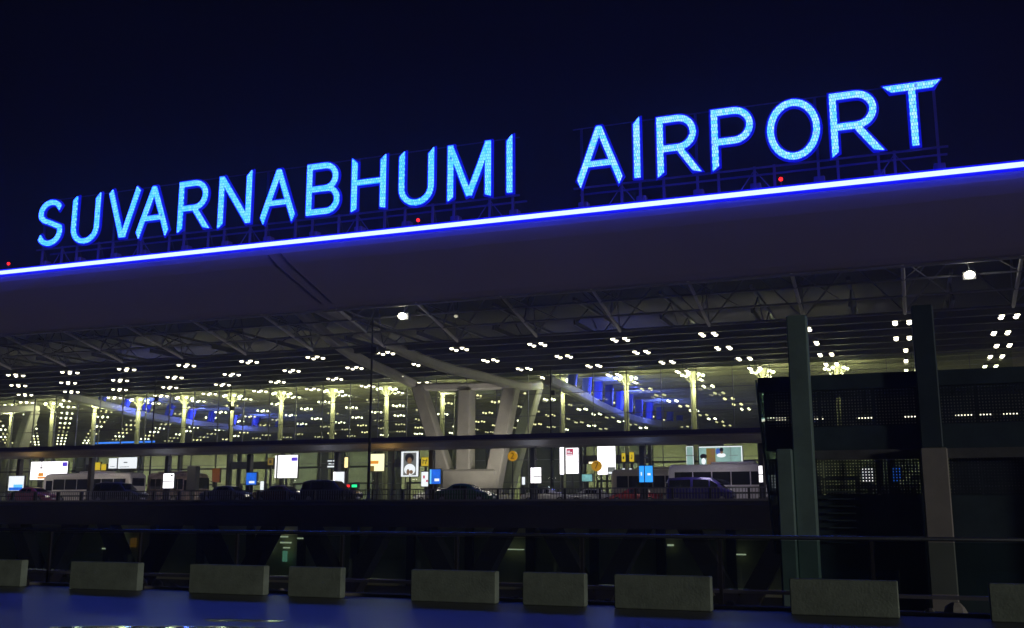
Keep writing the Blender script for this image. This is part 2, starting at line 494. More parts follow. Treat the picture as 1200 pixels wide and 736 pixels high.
def glyph(ch, w):
    h, t = H, T; a = t/2; L = []
    def S(p, t=t, c0=0, c1=0): L.append((p, t, c0, c1))
    if ch == 'I': S([(a,0),(a,h)], c1=-.32 if w > .66 else -.3, c0=.0)
    elif ch == 'H':
        S([(a,0),(a,h-.2)], c1=.25, c0=.12); S([(w-a,0),(w-a,h-.2)], c1=-.25, c0=-.05); S([(t-.02,h*.52),(w-t+.02,h*.52)], t*.95)
    elif ch == 'U':
        R = w/2-a
        S([(a,h-.2),(a,R)] + arc(w/2,R+.0,R,R-a*.2,180,360)[1:-1] + [(w-a,R),(w-a,h-.2)], c0=-.25*-1, c1=-.3)
    elif ch == 'V':
        S([(a*.9,h),(w*.47,a*.6)], c0=.15); S([(w-a*.9,h),(w*.53,a*.6)], c0=-.15)
        S([(w*.40,.3),(w*.60,.3)], .6)
    elif ch == 'A':
        S([(w*.06,0),(w*.5,h-.15)], c0=-.28); S([(w*.94,0),(w*.5,h-.15)], c0=.28); S([(w*.22,h*.33),(w*.78,h*.33)], t*.9)
        S([(w*.46,h-.3),(w*.54,h-.3)], .55)
    elif ch in 'RPB':
        bt, bb = h-a, h*(.44 if ch != 'B' else .5)
        r = (bt-bb)/2; bw = w*.94
        S([(a,0),(a,h-t+.02)], c0=.22 if ch != 'B' else 0)
        S([(0,bt),(bw-r-a,bt)] + arc(bw-r-a,bb+r,r,r,90,-90,14)[1:] + [(t-.02,bb)])
        if ch == 'R': S([(w*.55,bb-a+.05),(w-a*.9,.0)], c1=.30)
        if ch == 'B':
            r2 = (bb-a)/2+.0
            S([(w-r2-a-.3,bb-.02)] + arc(w-r2-a,a+r2,r2,r2,85,-90,14) + [(t-.02,a)])
    elif ch == 'N':
        S([(a,0),(a,h)], c0=.25); S([(w-a,0),(w-a,h)], c1=-.3); S([(a*1.1,h-a*.6),(w-a*1.1,a*.6)], t*1.05)
    elif ch == 'M':
        S([(a,0),(a,h)], c0=.2); S([(w-a,0),(w-a,h)], c0=-.1); S([(a,h-a*.8),(w*.5,a*.7)], t*1.02); S([(w-a,h-a*.8),(w*.5,a*.7)], t*1.02)
    elif ch == 'O':
        S(arc(w/2,h/2,w/2-a,h/2-a,0,360,32))
    elif ch == 'T':
        S([(.15,h-a),(w-.15,h-a)], c0=.3, c1=.3); S([(w/2,0),(w/2,h-t+.02)])
    elif ch == 'S':
        P = []
        rx, ry = w/2-a, h*.235
        P += arc(w*.5,h-a-ry,rx*.95,ry,25,200,12)
        P += [(w*.25,h*.56),(w*.5,h*.5),(w*.75,h*.43)]
        P += arc(w*.5,a+ry*1.08,rx,ry*1.08,20,-155,12)
        S(P, c0=.15, c1=-.15)
    return L
LET = [('S',-89.83,-86.32),('U',-84.88,-81.12),('V',-79.87,-75.65),('A',-75.93,-71.59),('R',-70.40,-66.54),('N',-65.27,-61.33),('A',-60.11,-55.90),('B',-54.61,-50.85),('H',-49.45,-45.72),('U',-44.20,-40.53),('M',-39.01,-34.61),('I',-32.97,-32.29),
       ('A',-26.21,-21.81),('I',-20.79,-20.13),('R',-18.68,-14.99),('P',-13.86,-10.08),('O',-9.13,-4.81),('R',-3.96,-0.05),('T',0.49,4.53)]
Z0 = 30.33
def sign_word(letters, label):
    x0, x1 = letters[0][1], letters[-1][2]
    r = thing('roof_sign', ((x0+x1)/2, 85, 27.45), label, 'sign')
    for ch, a, b in letters:
        face, rim = MB(), MB()
        for i, (pts, t, c0, c1) in enumerate(glyph(ch, b-a)):
            for mb, tt, e, y0, y1 in ((face, t, 0, 84.90-.004*i, 85.18), (rim, t+.40, .17, 85.05-.004*i, 85.30)):
                pairs = ribbon(pts, tt, e, e, c0, c1)
                rings = [[(a+l.x, y0, Z0+l.y), (a+q.x, y0, Z0+q.y), (a+q.x, y1, Z0+q.y), (a+l.x, y1, Z0+l.y)] for l, q in pairs]
                closed = (pts[0][0]-pts[-1][0])**2+(pts[0][1]-pts[-1][1])**2 < 1e-6
                mb.loft(rings, cap=not closed)
        o = part('letter', face, M_letter if len(letters) > 8 else M_letter_w, r, label='cyan lit letter '+ch)
        part('letter_halo', rim, M_letter_halo, o)
    # frame
    part('frame_beam', one('box', x0-.4, x1+.4, 85.42, 85.56, 30.02, 30.18), M_frame, r)
    part('frame_beam', one('box', x0-.4, x1+.4, 85.42, 85.52, 35.72, 35.80), M_frame, r)
    part('frame_beam', one('box', x0-.4, x1+.4, 87.42, 87.56, 30.02, 30.18), M_frame, r)
    xs = []
    for ch, a, b in letters:
        xs += [a+.35, b-.35] if b-a > 1 else [(a+b)/2]
    for i, x in enumerate(xs):
        m = MB(); m.box(x-.11, x+.11, 85.57, 85.75, 27.42, 35.8 if i % 4 == 0 else 30.3)
        part('frame_post', m, M_frame, r)
        if i % 2 == 0:
            part('base_box', one('bbox', x-.45, x+.45, 85.8, 86.6, 27.42, 28.9, .05), M_frame, r)
        part('back_stay', one('tube', (x, 85.9, 30.0), (x, 87.2, 27.42), .03), M_steel_d, r)
        if i % 5 == 1:
            m = MB(); m.tube((x, 85.7, 30.0), (x+1.9, 85.8, 27.45), .05); m.tube((x, 85.7, 30.0), (x-1.9, 85.8, 27.45), .05)
            part('brace', m, M_frame, r)
    return r
sign_word(LET[:12], 'long glowing cyan sign reading SUVARNABHUMI in tall letters on the roof')
sign_word(LET[12:], 'glowing cyan sign reading AIRPORT in tall letters on the roof')
for px, py, lb in ((490,258,'small red warning light below the letters U and M'), (915,210,'small red warning light below the round letter O'), (10,309,'small red warning light on roof past the letter S')):
    p = at(px, py, 85.35)
    r = thing('warning_light', (p.x, p.y, 27.45), lb, 'light', 'red roof lights')
    part('post', one('tube', (p.x,p.y,27.42), (p.x,p.y,p.z-.2), .05), M_steel_d, r)
    part('lens', one('sphere', (p.x,p.y,p.z), .18), M_red, r, True)

# ------------------------------------------------------------------ roof trusses and pylons
def curve(pts, n=6):
    out = []
    P = [Vector(p) for p in pts]
    for i in range(len(P)-1):
        a, b, c, d = P[max(i-1,0)], P[i], P[i+1], P[min(i+2, len(P)-1)]
        for k in range(n):
            t = k/n
            out.append(.5*((2*b)+(c-a)*t+(2*a-5*b+4*c-d)*t*t+(3*b-a-3*c+d)*t**3))
    out.append(P[-1]); return out
CH1 = [(-58.42,89.6,22.1),(-59.13,97.5,20.18),(-59.92,105.7,18.93),(-60.97,116.5,18.44),(-61.69,124.2,17.96)]
CH2 = [(-56.17,89.6,22.05),(-54.25,97.4,20.36),(-52.49,104.4,18.86),(-50.94,110.5,18.07),(-49.27,117.0,17.75),(-47.2,125.2,17.3),(-46.0,131,17.9)]
def truss(dx, label, adx=0, az=0):
    r = thing('roof_truss', (-56+dx, 126, 17), label, 'truss', 'roof trusses')
    sh = lambda pts: [(x+dx, y, z) for x, y, z in pts]
    part('chord', one('path', curve(sh(CH1)), .5, .55), M_chord, r)
    part('chord', one('path', curve(sh(CH2)), .5, .55), M_chord, r)
    part('cross_beam', one('path', [(-61.7+dx,124.3,17.6),(-54.5+dx,124.3,17.3),(-47.4+dx,124.6,17.3)], .55, .5), M_chord, r)
    part('cross_beam', one('path', [(-61.2+dx,132,17.9),(-54.5+dx,132,17.6),(-46+dx,132,17.9)], .5, .45), M_chord, r)
    arch = [(-43,126,17.9),(-41.5,134,16.9),(-41,142,16.1),(-41,152,15.75),(-41,162,15.65),(-41,174,15.9),(-41,188,16.7),(-41,203,18.0),(-41,218,19.8)]
    ap = curve([(x+adx, y, z+az) for x, y, z in arch], 5)
    part('arch', one('path', ap, .6, .62), M_arch, r)
    top = [(x, y, 21.6) for x, y, z in [tuple(v) for v in ap]]
    part('top_chord', one('path', top, .3, .3), M_steel, r)
    k = 4
    while k < len(ap)-3:
        a = ap[k]
        part('blue_strut', one('path', [(a.x, a.y, a.z+.6), (a.x, a.y+1.2, 21.4)], .6, .55), M_bluestrut, r)
        b = ap[k+2]
        part('strut', one('tube', (a.x, a.y, a.z+.5), (b.x, b.y, 21.4), .14), M_steel, r)
        k += 3
    for yy in (141, 156, 172):
        ld = bpy.data.lights.new('blue_uplight', 'POINT'); ld.energy = 1500; ld.color = (.1,.14,1); ld.shadow_soft_size = .4
        lo = bpy.data.objects.new('blue_uplight', ld); COL.objects.link(lo); lo.parent = r
        lo.location = (-41+adx+3.0-ORG[r.name][0], yy-3-ORG[r.name][1], 18.6-ORG[r.name][2])
    return r
truss(0, 'curved twin chord roof truss above the pylon beside the round 2 sign')
truss(-90, 'curved twin chord roof truss above the pylon behind the large white billboard', -81, 1.0)
def pylon(dx, label):
    r = thing('pylon', (-55+dx, 128, RZ), label, 'pylon', 'roof pylons')
    def leg(xb, yb, xt, yt, zt, wb, wt, d=1.0):
        z0 = RZ+.5
        m = MB(); b = .18
        rings = []
        for x, y, z, hw in ((xb,yb,z0,wb/2),(xt,yt,zt,wt/2)):
            rings.append([(x-hw+b,y-d,z),(x+hw-b,y-d,z),(x+hw,y-d+b,z),(x+hw,y+d-b,z),(x+hw-b,y+d,z),(x-hw+b,y+d,z),(x-hw,y+d-b,z),(x-hw,y-d+b,z)])
        m.loft(rings)
        m.v = [(x+dx, y, z) for x, y, z in m.v]
        part('leg', m, M_conc, r)
    leg(-55.6,124.5,-60.9,124.3,17.45,2.1,1.75)
    leg(-50.6,124.5,-47.6,124.4,16.75,2.2,1.85)
    leg(-54.2,124.5,-53.9,124.3,16.75,2.2,1.8)
    leg(-58.0,131.5,-58.0,132,17.4,1.9,1.5)
    leg(-51.5,131.5,-47.0,132,17.4,2.0,1.6)
    part('plinth', one('bbox', -59.5+dx, -48.8+dx, 122.4, 127.8, RZ+.151, RZ+1.4, .3), M_conc, r)
    part('collar', one('bbox', -57.0+dx, -49.3+dx, 123.2, 125.9, RZ+1.4, RZ+4.6, .25), M_conc, r)
    return r
pylon(0, 'cream concrete pylon with splayed legs behind the green taxi')
pylon(-90, 'cream concrete pylon with splayed legs behind the large white billboard')

# ------------------------------------------------------------------ ceiling light clusters (2 x 2 lamps)
def cluster_parts():
    r = thing('ceiling_light_cluster', (0,0,0), 'cluster of four glowing lamps hanging from the terminal ceiling trellis', 'light', 'ceiling light clusters')
    m = MB()
    m.tube((0,0,.25),(0,0,.85),.04); m.box(-.7,.7,-.04,.04,.2,.28); m.box(-.66,-.58,-.62,.62,.2,.28); m.box(.58,.66,-.62,.62,.2,.28)
    lpart('bracket', m, M_steel_d, r)
    for sx in (-1, 1):
        for sy in (-1, 1):
            m = MB(); m.tube((sx*.62,sy*.62,.2),(sx*.62,sy*.62,-.02),.12,8,.24)
            h = lpart('lamp_head', m, M_steel_d, r)
            m = MB(); m.sphere((sx*.62,sy*.62,-.04), .24, 8, 4, 0, .75)
            lpart('lens', m, M_lens, h, None, True)
    return r
c0 = cluster_parts(); index_kids(c0)
far = MB()
far.box(-.7,.7,-.04,.04,.2,.28,0)
for sx in (-1, 1):
    for sy in (-1, 1):
        far.sphere((sx*.62,sy*.62,-.04), .22, 6, 3, 1, .8)
far_mes = [far.mesh('ceiling_light_cluster', [M_steel_d, mm]) for mm in (M_lens, em('lamp_lens_aged', (1,.86,.45), 2.2), em('lamp_lens_dim', (1,.9,.5), 1.0))]
first = True; n_cl = 0
for row in range(14):
    y = 100.2+9*row
    for k in range(-28, 5):
        x = -17.4+9*k+ (.9 if row > 1 else 0)
        ang = math.degrees(math.atan2(x, y))
        if ang < -48.5 or x > 14: continue
        if row >= 3 and ang > (8 if row < 7 else -8): continue
        if row < 3 and ang > 7.5: continue
        z = 18.45+random.uniform(-.06,.06)
        # the truss pair and pylon stand here
        if row in (3,) and (-60 < x < -49): continue
        if row < 5:
            if first: c0.location = (x, y, z); first = False
            else: copy_tree(c0, (x, y, z))
        else:
            tag(link('ceiling_light_cluster', random.choice(far_mes), None, (x, y, z)), 'cluster of four glowing lamps hanging from the terminal ceiling trellis', 'light', 'ceiling light clusters')
        n_cl += 1
print('clusters', n_cl)

# floodlights under the overhang
for px, py, lb in ((473,371,'bright white floodlight under the roof edge above the thin mast'), (1136,323,'bright white floodlight under the roof edge above the link tower'), (535,371,'faint small floodlight under the roof soffit')):
    p = at(px, py, 90.9)
    r = thing('floodlight', tuple(p), lb, 'light')
    k = .5 if px == 535 else 1
    part('housing', one('box', p.x-.5*k, p.x+.5*k, p.y+.02, p.y+.5*k, p.z-.3*k, p.z+.35*k), M_steel_d, r)
    part('bracket', one('tube', (p.x,p.y+.2,p.z+.3*k), (p.x,p.y+.2,24.3), .05), M_steel_d, r)
    part('lens', one('sphere', (p.x,p.y-.34*k,p.z), .40*k, 16, 8, 0, .75), em('flood_lens_weak', (1,.95,.7), .5) if px == 535 else M_flood, r, True)

# ------------------------------------------------------------------ lit masts along the facade
def mast():
    r = thing('facade_mast', (0,0,0), 'slim pale mast crowned with uplights along the terminal glass', 'mast', 'lit facade masts')
    lpart('pole', one('tube', (0,0,0), (0,0,16.2), .42, 8, .34), M_beam, r)
    for i in range(6):
        a = math.pi/3*i+.3
        p = (1.35*math.cos(a), 1.35*math.sin(a), 16.75)
        arm = lpart('arm', one('tube', (0,0,15.6), p, .09), M_beam, r)
        m = MB(); m.sphere(p, .26, 8, 4, 0, .7)
        lpart('lens', m, M_lens_up, arm, None, True)
    lpart('capital', one('tube', (0,0,16.0), (0,0,17.2), .36, 8, .8), M_beam, r)
    ld = bpy.data.lights.new('mast_uplight', 'POINT'); ld.energy = 650; ld.color = (1,.95,.58); ld.shadow_soft_size = .5
    lo = bpy.data.objects.new('mast_uplight', ld); COL.objects.link(lo); lo.parent = r; lo.location = (.9,-1.2,14.9)
    return r
m0 = mast(); index_kids(m0)
mx = [-16.4-9.06*k for k in range(-1, 17) if k not in (4,)]
for i, x in enumerate(mx):
    if i == 0: m0.location = (x, 133.5, RZ+.1)
    else: copy_tree(m0, (x, 133.5, RZ+.1))

# ------------------------------------------------------------------ glazed facade
fac = thing('terminal_facade', (-60, 128.2, RZ), 'tall clear glass front of the terminal hall', 'facade')
pane = MB(); pane.box(.04, 4.49, -.02, .02, .04, 2.86); pane_me = pane.mesh('pane', M_glass)
mul = MB(); mul.box(-.04, .04, -.12, .12, 0, 17.3); mul_me = mul.mesh('mullion', M_steel)
OF = ORG[fac.name]
for i in range(42):
    x = -178+4.53*i
    o = link('mullion', mul_me, fac); o.location = (x-OF[0], 0, 0)
    for j in range(6):
        o = link('pane', pane_me, fac); o.location = (x-OF[0], 0, .1+2.9*j)
for j in range(1, 7):
    part('transom', one('box', -180, 14, 128.12, 128.28, RZ+.06+2.9*j, RZ+.135+2.9*j), M_steel, fac)

for i in range(21):
    x = -175+9.06*i
    if -64 < x < -46: continue
    part('fin', one('bbox', x-.22, x+.22, 127.3, 128.0, RZ+.151, 10.2, .04), M_steel_d, fac)
    m = MB(); m.box(x+2.0, x+6.6, 127.6, 127.9, RZ+2.9, RZ+3.15); m.box(x+2.0, x+2.2, 127.6, 127.9, RZ+.152, RZ+2.9); m.box(x+6.4, x+6.6, 127.6, 127.9, RZ+.152, RZ+2.9)
    part('door_frame', m, M_steel_d, fac)
    part('lintel', one('box', x+.23, x+8.8, 127.5, 127.7, RZ+5.2, RZ+5.45 if i % 3 else RZ+6.3), M_steel_d, fac)
# hall: mezzanine, partition walls, counters
mez = thing('mezzanine', (-60, 146, RZ), 'long pale mezzanine storey inside the departure hall', 'storey')
part('slab', one('box', -230, 10, 140, 200, 10.6, 11.2), M_hallwall, mez)
part('parapet', one('box', -230, 10, 139.8, 140.0, 10.65, 11.8), M_hallwall, mez)
HW = [M_hallwall, M_hallwall, pm('hall_wall_pale', (.62,.60,.46), .6, 0, .4, .12), pm('hall_wall_grey', (.30,.32,.27), .5, 0, .6, .2)]
for i in range(44):
    x = -222+5.2*i
    wd = random.choice((4.3, 4.9, 4.9))
    if random.random() < .78:
        part('wall_panel', one('bbox', x, x+wd, 150, 150.2, RZ+.1, 10.58, .03), random.choice(HW), mez)
    else:
        part('wall_panel', one('bbox', x, x+wd, 150, 150.2, RZ+.1, 10.58, .03), M_conc_d, mez)
for i in range(24):
    x = -150+6.6*i
    r = thing('hall_lamp', (x, 144, 10.4), 'long glowing tube lamp on the underside of the mezzanine', 'light', 'hall lamps')
    part('tray', one('box', x-1.5, x+1.5, 143.8, 144.2, 10.46, 10.59), M_steel, r)
    part('tube', one('box', x-1.4, x+1.4, 143.85, 144.15, 10.38, 10.457), em('hall_tube', (.95,1,.68), 60), r)
m = MB()
# ------------------------------------------------------------------ kerb canopy
can = thing('kerb_canopy', (-60, 77.5, RZ), 'long low grey canopy on dark columns along the road island', 'canopy')
cp = [(74.2,6.98),(74.25,6.65),(75.0,6.32),(77,6.2),(79,6.34),(80.5,6.66),(82.7,6.74),(83,6.8),(83,6.98)]
part('roof_slab', one('prism', cp, 'x', XL, 40.0), M_canopy, can)
part('edge_trim', one('box', XL, 40.0, 74.08, 74.195, 6.78, 7.12), M_canopy_edge, can)
part('edge_trim', one('box', XL, 40.0, 74.195, 83, 6.984, 7.08), M_canopy_edge, can)
for k in range(-4, 20):
    x = -9.9-8.95*k
    m = MB(); m.bbox(x-.22, x+.22, 77.3, 77.8, RZ+.15, 6.21, .05); m.box(x-.3, x+.3, 77.2, 77.9, RZ+.151, RZ+.5)
    part('column', m, M_steel_d, can)

def lightbox(name, px0, py0, px1, py1, Y, mat, label, cat='advertisement', group=None, depth=.3, post=True, decos=(), zfloor=RZ+.15):
    a, b = at(px0, py0, Y), at(px1, py1, Y)
    mid = at((px0+px1)/2, (py0+py1)/2, Y)
    z1, z0 = at((px0+px1)/2, py0, Y).z, at((px0+px1)/2, py1, Y).z
    x0, x1 = a.x, b.x
    r = thing(name, (mid.x, Y, zfloor), label, cat, group)
    part('housing', one('bbox', x0-.06, x1+.06, Y+.01, Y+depth, z0-.06, z1+.06, .02), M_steel_d, r)
    s = part('screen', one('box', x0, x1, Y-.02, Y+.008, z0, z1), mat, r)
    for k, (u0, v0, u1, v1, dm, *el) in enumerate(decos):
        W, Hh = x1-x0, z1-z0
        if el:
            m = MB(); n_ = 20; cu, cv, ru, rv = x0+(u0+u1)/2*W, z0+(v0+v1)/2*Hh, (u1-u0)/2*W, (v1-v0)/2*Hh
            m.prism([(cu+ru*math.cos(2*math.pi*j/n_), cv+rv*math.sin(2*math.pi*j/n_)) for j in range(n_)], 'y', Y-.028-.002*k, Y-.0205)
            part('print', m, dm, s); continue
        part('print', one('box', x0+u0*W, x0+u1*W, Y-.028-.002*k, Y-.0205, z0+v0*Hh, z0+v1*Hh), dm, s)
    if post and z0-.06 > zfloor+.05:
        part('post', one('box', mid.x-.12, mid.x+.12, Y+.06, Y+depth-.06, zfloor, z0-.06), M_steel_d, r)
    return r
E_w = em('screen_white', (1, .97, 1.0), 2.2)
E_w2 = em('screen_soft_white', (.92, .97, 1.0), 1.1)
E_b = em('screen_blue', (.02, .16, .85), .9, .25, 1.5)
E_c = em('screen_cyan', (.15, .6, 1.0), 1.1)
E_or = em('screen_orange', (1, .38, .03), .9)
E_ye = em('screen_yellow', (1, .72, .03), .65)
E_cr = em('screen_cream', (1, .88, .62), 1.6)
E_teal = em('poster_teal', (.42, .72, .66), .55, .2, .7)
E_mag = em('print_magenta', (.75, .02, .12), .7)
E_pur = em('print_violet', (.16, .08, .9), .8)
E_skin = em('print_tan', (.45, .25, .12), .45)
E_gold = em('print_gold', (.45, .30, .05), .45)
E_hair = em('print_dark', (.02, .02, .03), .3)
E_bl2 = em('print_blue', (.08, .2, .75), .6)
E_gry = em('print_grey', (.35, .38, .36), .4)
# boxes on the canopy columns
ad_g = 'column light boxes'
YB = 77.0
for px0, py0, px1, py1, mat, lb, dec in (
    (11,558,27,575,E_w2,'white light box with cyan foot on the canopy column beside the pink taxi',[(.05,.02,.95,.22,E_b),(.35,.22,.95,.42,E_c)]),
    (192,555,203,572,E_w,'white light box in two stacked panes on the canopy column behind the coach',[(0,.44,1,.50,E_hair),(.7,.8,.9,.93,E_hair)]),
    (289,554,300,568,E_b,'blue light box on the canopy column with flags beside it',[(.3,.12,.85,.30,E_w2)]),
    (391,553,403,570,E_w2,'white light box with pale cyan foot on the canopy column by the boom gate',[(.3,.0,1,.2,E_c),(0,.0,.16,1,E_w)]),
    (504,550,516,567,E_b,'blue light box on the canopy column just behind the green taxi',[(.45,.18,.9,.36,E_w2),(.0,.0,.14,1,E_c)]),
    (622,548,634,566,E_w,'white light box in two panes on the canopy column beside the magenta advertisement',[(.3,.38,1,.44,E_hair),(.18,0,.26,1,E_gry)]),
    (749,546,765,565,em('screen_sky',(.03,.32,1.0),1.3,.15,1.5),'bright sky blue double light box on the canopy column by the navy van',[(.36,0,.43,1,E_hair),(.62,.42,.85,.55,E_w2),(.12,.4,.2,.62,E_w2)]),
    (889,546,894,565,E_w,'narrow white light box at the slanted glass edge of the link tower',[(0,.44,1,.5,E_gry)]),
    (1009,548,1025,566,E_w,'white light box glimpsed through the perforated tower screen',[(0,.44,1,.5,E_gry)]),
    (1044,548,1056,566,E_b,'blue light box glimpsed through the perforated tower screen',[])):
    lightbox('light_box', px0, py0, px1, py1, YB, mat, lb, 'light box', ad_g, .22, True, dec)
# forecourt boards, all standing on the terminal pavement or fixed to the glass front
YF = 122
lightbox('billboard', 37,541,78,562,YF,E_w,'large blank white billboard with violet corner above the pale coach', decos=[(.86,.72,.99,.95,E_pur),(.22,.18,.36,.38,E_or),(.2,.05,.5,.16,E_or)])
lightbox('display_screen', 128,537,136.5,549,YF,E_w2,'narrow white display screen above the coach roof', decos=[(.2,.15,.8,.2,E_gry)])
lightbox('display_screen', 139,536,160,549,YF,E_w2,'wide white display screen above the coach roof', decos=[(.1,.12,.6,.17,E_gry),(.3,.5,.5,.6,E_gry)])
lightbox('wayfinding_sign', 111.5,542,117,551,YF,E_ye,'taller yellow direction sign of a pair above the coach', 'sign')
lightbox('wayfinding_sign', 119,544,124,551,YF,E_ye,'small yellow direction sign of a pair above the coach', 'sign')
lightbox('billboard', 323,533.5,348,560,YF,E_w,'upright white billboard with blue corner mark above the dark red sedan', decos=[(.72,.74,.99,.9,E_pur),(.05,.0,.13,1,E_gry)])
lightbox('wayfinding_sign', 314,537,320,545,YF,E_gold,'dim yellow arrow sign beside the upright white billboard', 'sign', decos=[(.3,.3,.7,.7,E_hair)])
lightbox('flight_board', 383,538,394,549,YF,em('board_dark',(.08,.1,.1),.3),'dark flight board with pale rows of text', 'screen', decos=[(.1,.75,.9,.86,E_w2),(.2,.45,.95,.55,E_w2),(.1,.12,.9,.28,E_w2)])
lightbox('display_screen', 434,532,450,552,YF,em('screen_lemon',(1,.95,.55),1.4),'lemon white screen with orange block behind the thin mast', decos=[(0,.42,.6,.6,E_or),(.0,.0,.3,.3,E_gold)])
lightbox('poster', 470.5,529,490,558.5,YF,E_w2,'framed portrait poster with dark haired figure in white beside the pylon', decos=[(.13,.05,.88,.95,E_gry),(.22,.55,.74,.92,E_hair,1),(.36,.5,.62,.76,E_skin,1),(.18,.06,.84,.5,E_w2,1),(.32,.06,.5,.3,E_skin,1),(.5,.1,.7,.26,E_skin,1)])
lightbox('wayfinding_sign', 494,536,503,546,YF,E_ye,'bright yellow direction sign with black marks beside the portrait poster', 'sign', decos=[(.15,.55,.6,.65,E_hair),(.15,.25,.25,.8,E_hair),(.5,.2,.62,.5,E_hair),(.62,.5,.74,.8,E_hair)])
lightbox('poster', 494,553,504,570,80,E_w2,'white poster with red squares beside the blue light box at the taxi', decos=[(.2,.55,.4,.75,E_mag),(.55,.3,.75,.45,E_mag)])
lightbox('advertisement', 663,525,678,555,118,E_w,'tall white advertisement with magenta square logo', decos=[(.05,.70,.60,.97,E_mag),(.14,.80,.24,.90,E_w2),(.28,.80,.34,.90,E_w2),(.38,.80,.50,.84,E_w2),(.1,.735,.55,.765,E_w2)])
lightbox('light_column', 656,524,661,556,118.3,E_w,'slim white glowing column beside the magenta advertisement', 'light')
lightbox('billboard', 700,523,721.5,556,YF,E_w,'tall blank white billboard behind the round 7 sign', decos=[(.56,.0,.98,.26,E_gry),(.6,.02,.98,.09,E_w2)])
lightbox('wayfinding_sign', 728.5,531,733,541,YF,E_ye,'narrow yellow check-in sign beside the tall blank billboard', 'sign', decos=[(.3,.3,.7,.6,E_hair)])
lightbox('wayfinding_sign', 737.5,530,743,541,YF,E_ye,'wider yellow check-in sign beside the sky blue light box', 'sign', decos=[(.5,.3,.64,.75,E_hair),(.3,.3,.5,.42,E_hair)])
for px, py0, py1, lb in ((307,564,576,'short white light post beside the dark red sedan'),(364.5,563,577,'short white light post behind the black sedan'),(731,549,571,'tall white light post under the narrow yellow check-in sign'),(739,549,569,'tall white light post under the wider yellow check-in sign'),(613.5,559,568,'stubby white light post beside the white two pane light box')):
    lightbox('light_post', px-1.7, py0, px+1.7, py1, 108, E_w2, lb, 'light', depth=.25)
lightbox('light_column', 404,536,407.5,548,YF,em('screen_warm',(1,.8,.35),1.6),'warm glowing lantern column beside the flight board', 'light')
lightbox('poster', 804,523,813,545,YF,E_teal,'narrow teal poster pane with white frame above the navy van', decos=[(0,0,.06,1,E_w2),(.94,0,1,1,E_w2),(0,.97,1,1,E_w2),(0,.48,1,.53,E_gry)])
lightbox('poster', 819,523,870.5,545.5,YF,E_teal,'wide teal poster with gold and white figures above the white coach', decos=[(0,0,1,.04,E_w2),(0,.95,1,1,E_w2),(.975,0,1,1,E_w2),(.17,.05,.38,.9,E_gold),(.2,.06,.36,.45,E_skin,1),(.27,.5,.37,.88,E_skin,1),(.02,.35,.18,.62,E_hair,1),(.05,.06,.15,.4,E_w2,1),(.39,.55,.5,.9,E_bl2,1),(.41,.42,.62,.64,E_w2,1),(.49,.6,.56,.8,E_skin,1),(.48,.72,.57,.93,E_hair,1),(.73,.04,.74,.95,E_gry),(.7,.5,.9,.53,E_gry),(.82,.09,.95,.17,E_w2)])
lightbox('banner', 249,549,257,565,YF,em('banner_orange',(.8,.22,.02),.13),'dim orange banner between the coach and the blue light box', 'banner')
lightbox('kiosk', 220,547,228,574,84,em('kiosk_dark',(.05,.05,.05),.1),'narrow dark kiosk beside the coach', 'kiosk', depth=.6)
lightbox('display_screen', 690,541,718,543.5,124,E_cr,'thin row of warm lights under the tall blank billboard', 'light')
lightbox('advertisement', 682,556,694,564,108,em('screen_seafoam',(.25,.6,.6),.7,.4,1.2),'small sea green lit panel beside the round 7 sign')
# boom gate kiosk lamps near the column
lightbox('traffic_signal', 406,567,419,572,84,em('signal_dark',(.02,.02,.02),.2),'low black signal bar with one red and one green lamp', 'signal', decos=[(.05,.2,.3,.8,em('sig_red',(1,.02,.02),1.5)),(.5,.2,.95,.8,em('sig_green',(.02,1,.3),1.5))])
# round gate numbers
def text_mesh(s, size):
    cu = bpy.data.curves.new('numeral', 'FONT'); cu.body = s; cu.size = size; cu.extrude = .01; cu.align_x = 'CENTER'; cu.align_y = 'CENTER'
    to = bpy.data.objects.new('numeral', cu); COL.objects.link(to)
    me = bpy.data.meshes.new_from_object(to.evaluated_get(bpy.context.evaluated_depsgraph_get()))
    bpy.data.objects.remove(to); return me
for s, px, py in (('2', 600.5, 534.5), ('7', 699, 546)):
    p = at(px, py, 110)
    r = thing('gate_number_sign', (p.x, 110, RZ+.15), 'round yellow sign with the number '+s, 'sign', 'round gate numbers')
    m = MB(); m.tube((p.x,110.0,p.z),(p.x,110.2,p.z),.58,28)
    part('disc', m, em('disc_yellow', (1,.5,.01), .42), r)
    part('post', one('box', p.x-.06, p.x+.06, 110.06, 110.14, RZ+.15, p.z-.575), M_steel_d, r)
    me = text_mesh(s, 1.0); me.materials.append(pm('numeral_maroon', (.06,.005,.005), .6))
    o = link('numeral', me, r); o.rotation_euler = (math.pi/2, 0, 0); o.location = (p.x-ORG[r.name][0], -.03, p.z-ORG[r.name][2])
# blue strip on the mezzanine parapet
p = at(120, 519, 139)
solo('blue_strip_light', one('box', p.x-2.0, p.x+10.5, 139.5, 139.7, p.z-.12, p.z+.16), em('strip_blue', (.03,.2,1), 1.6), 'thin electric blue strip light above the canopy roof', 'light', loc=(p.x,139.6,p.z))

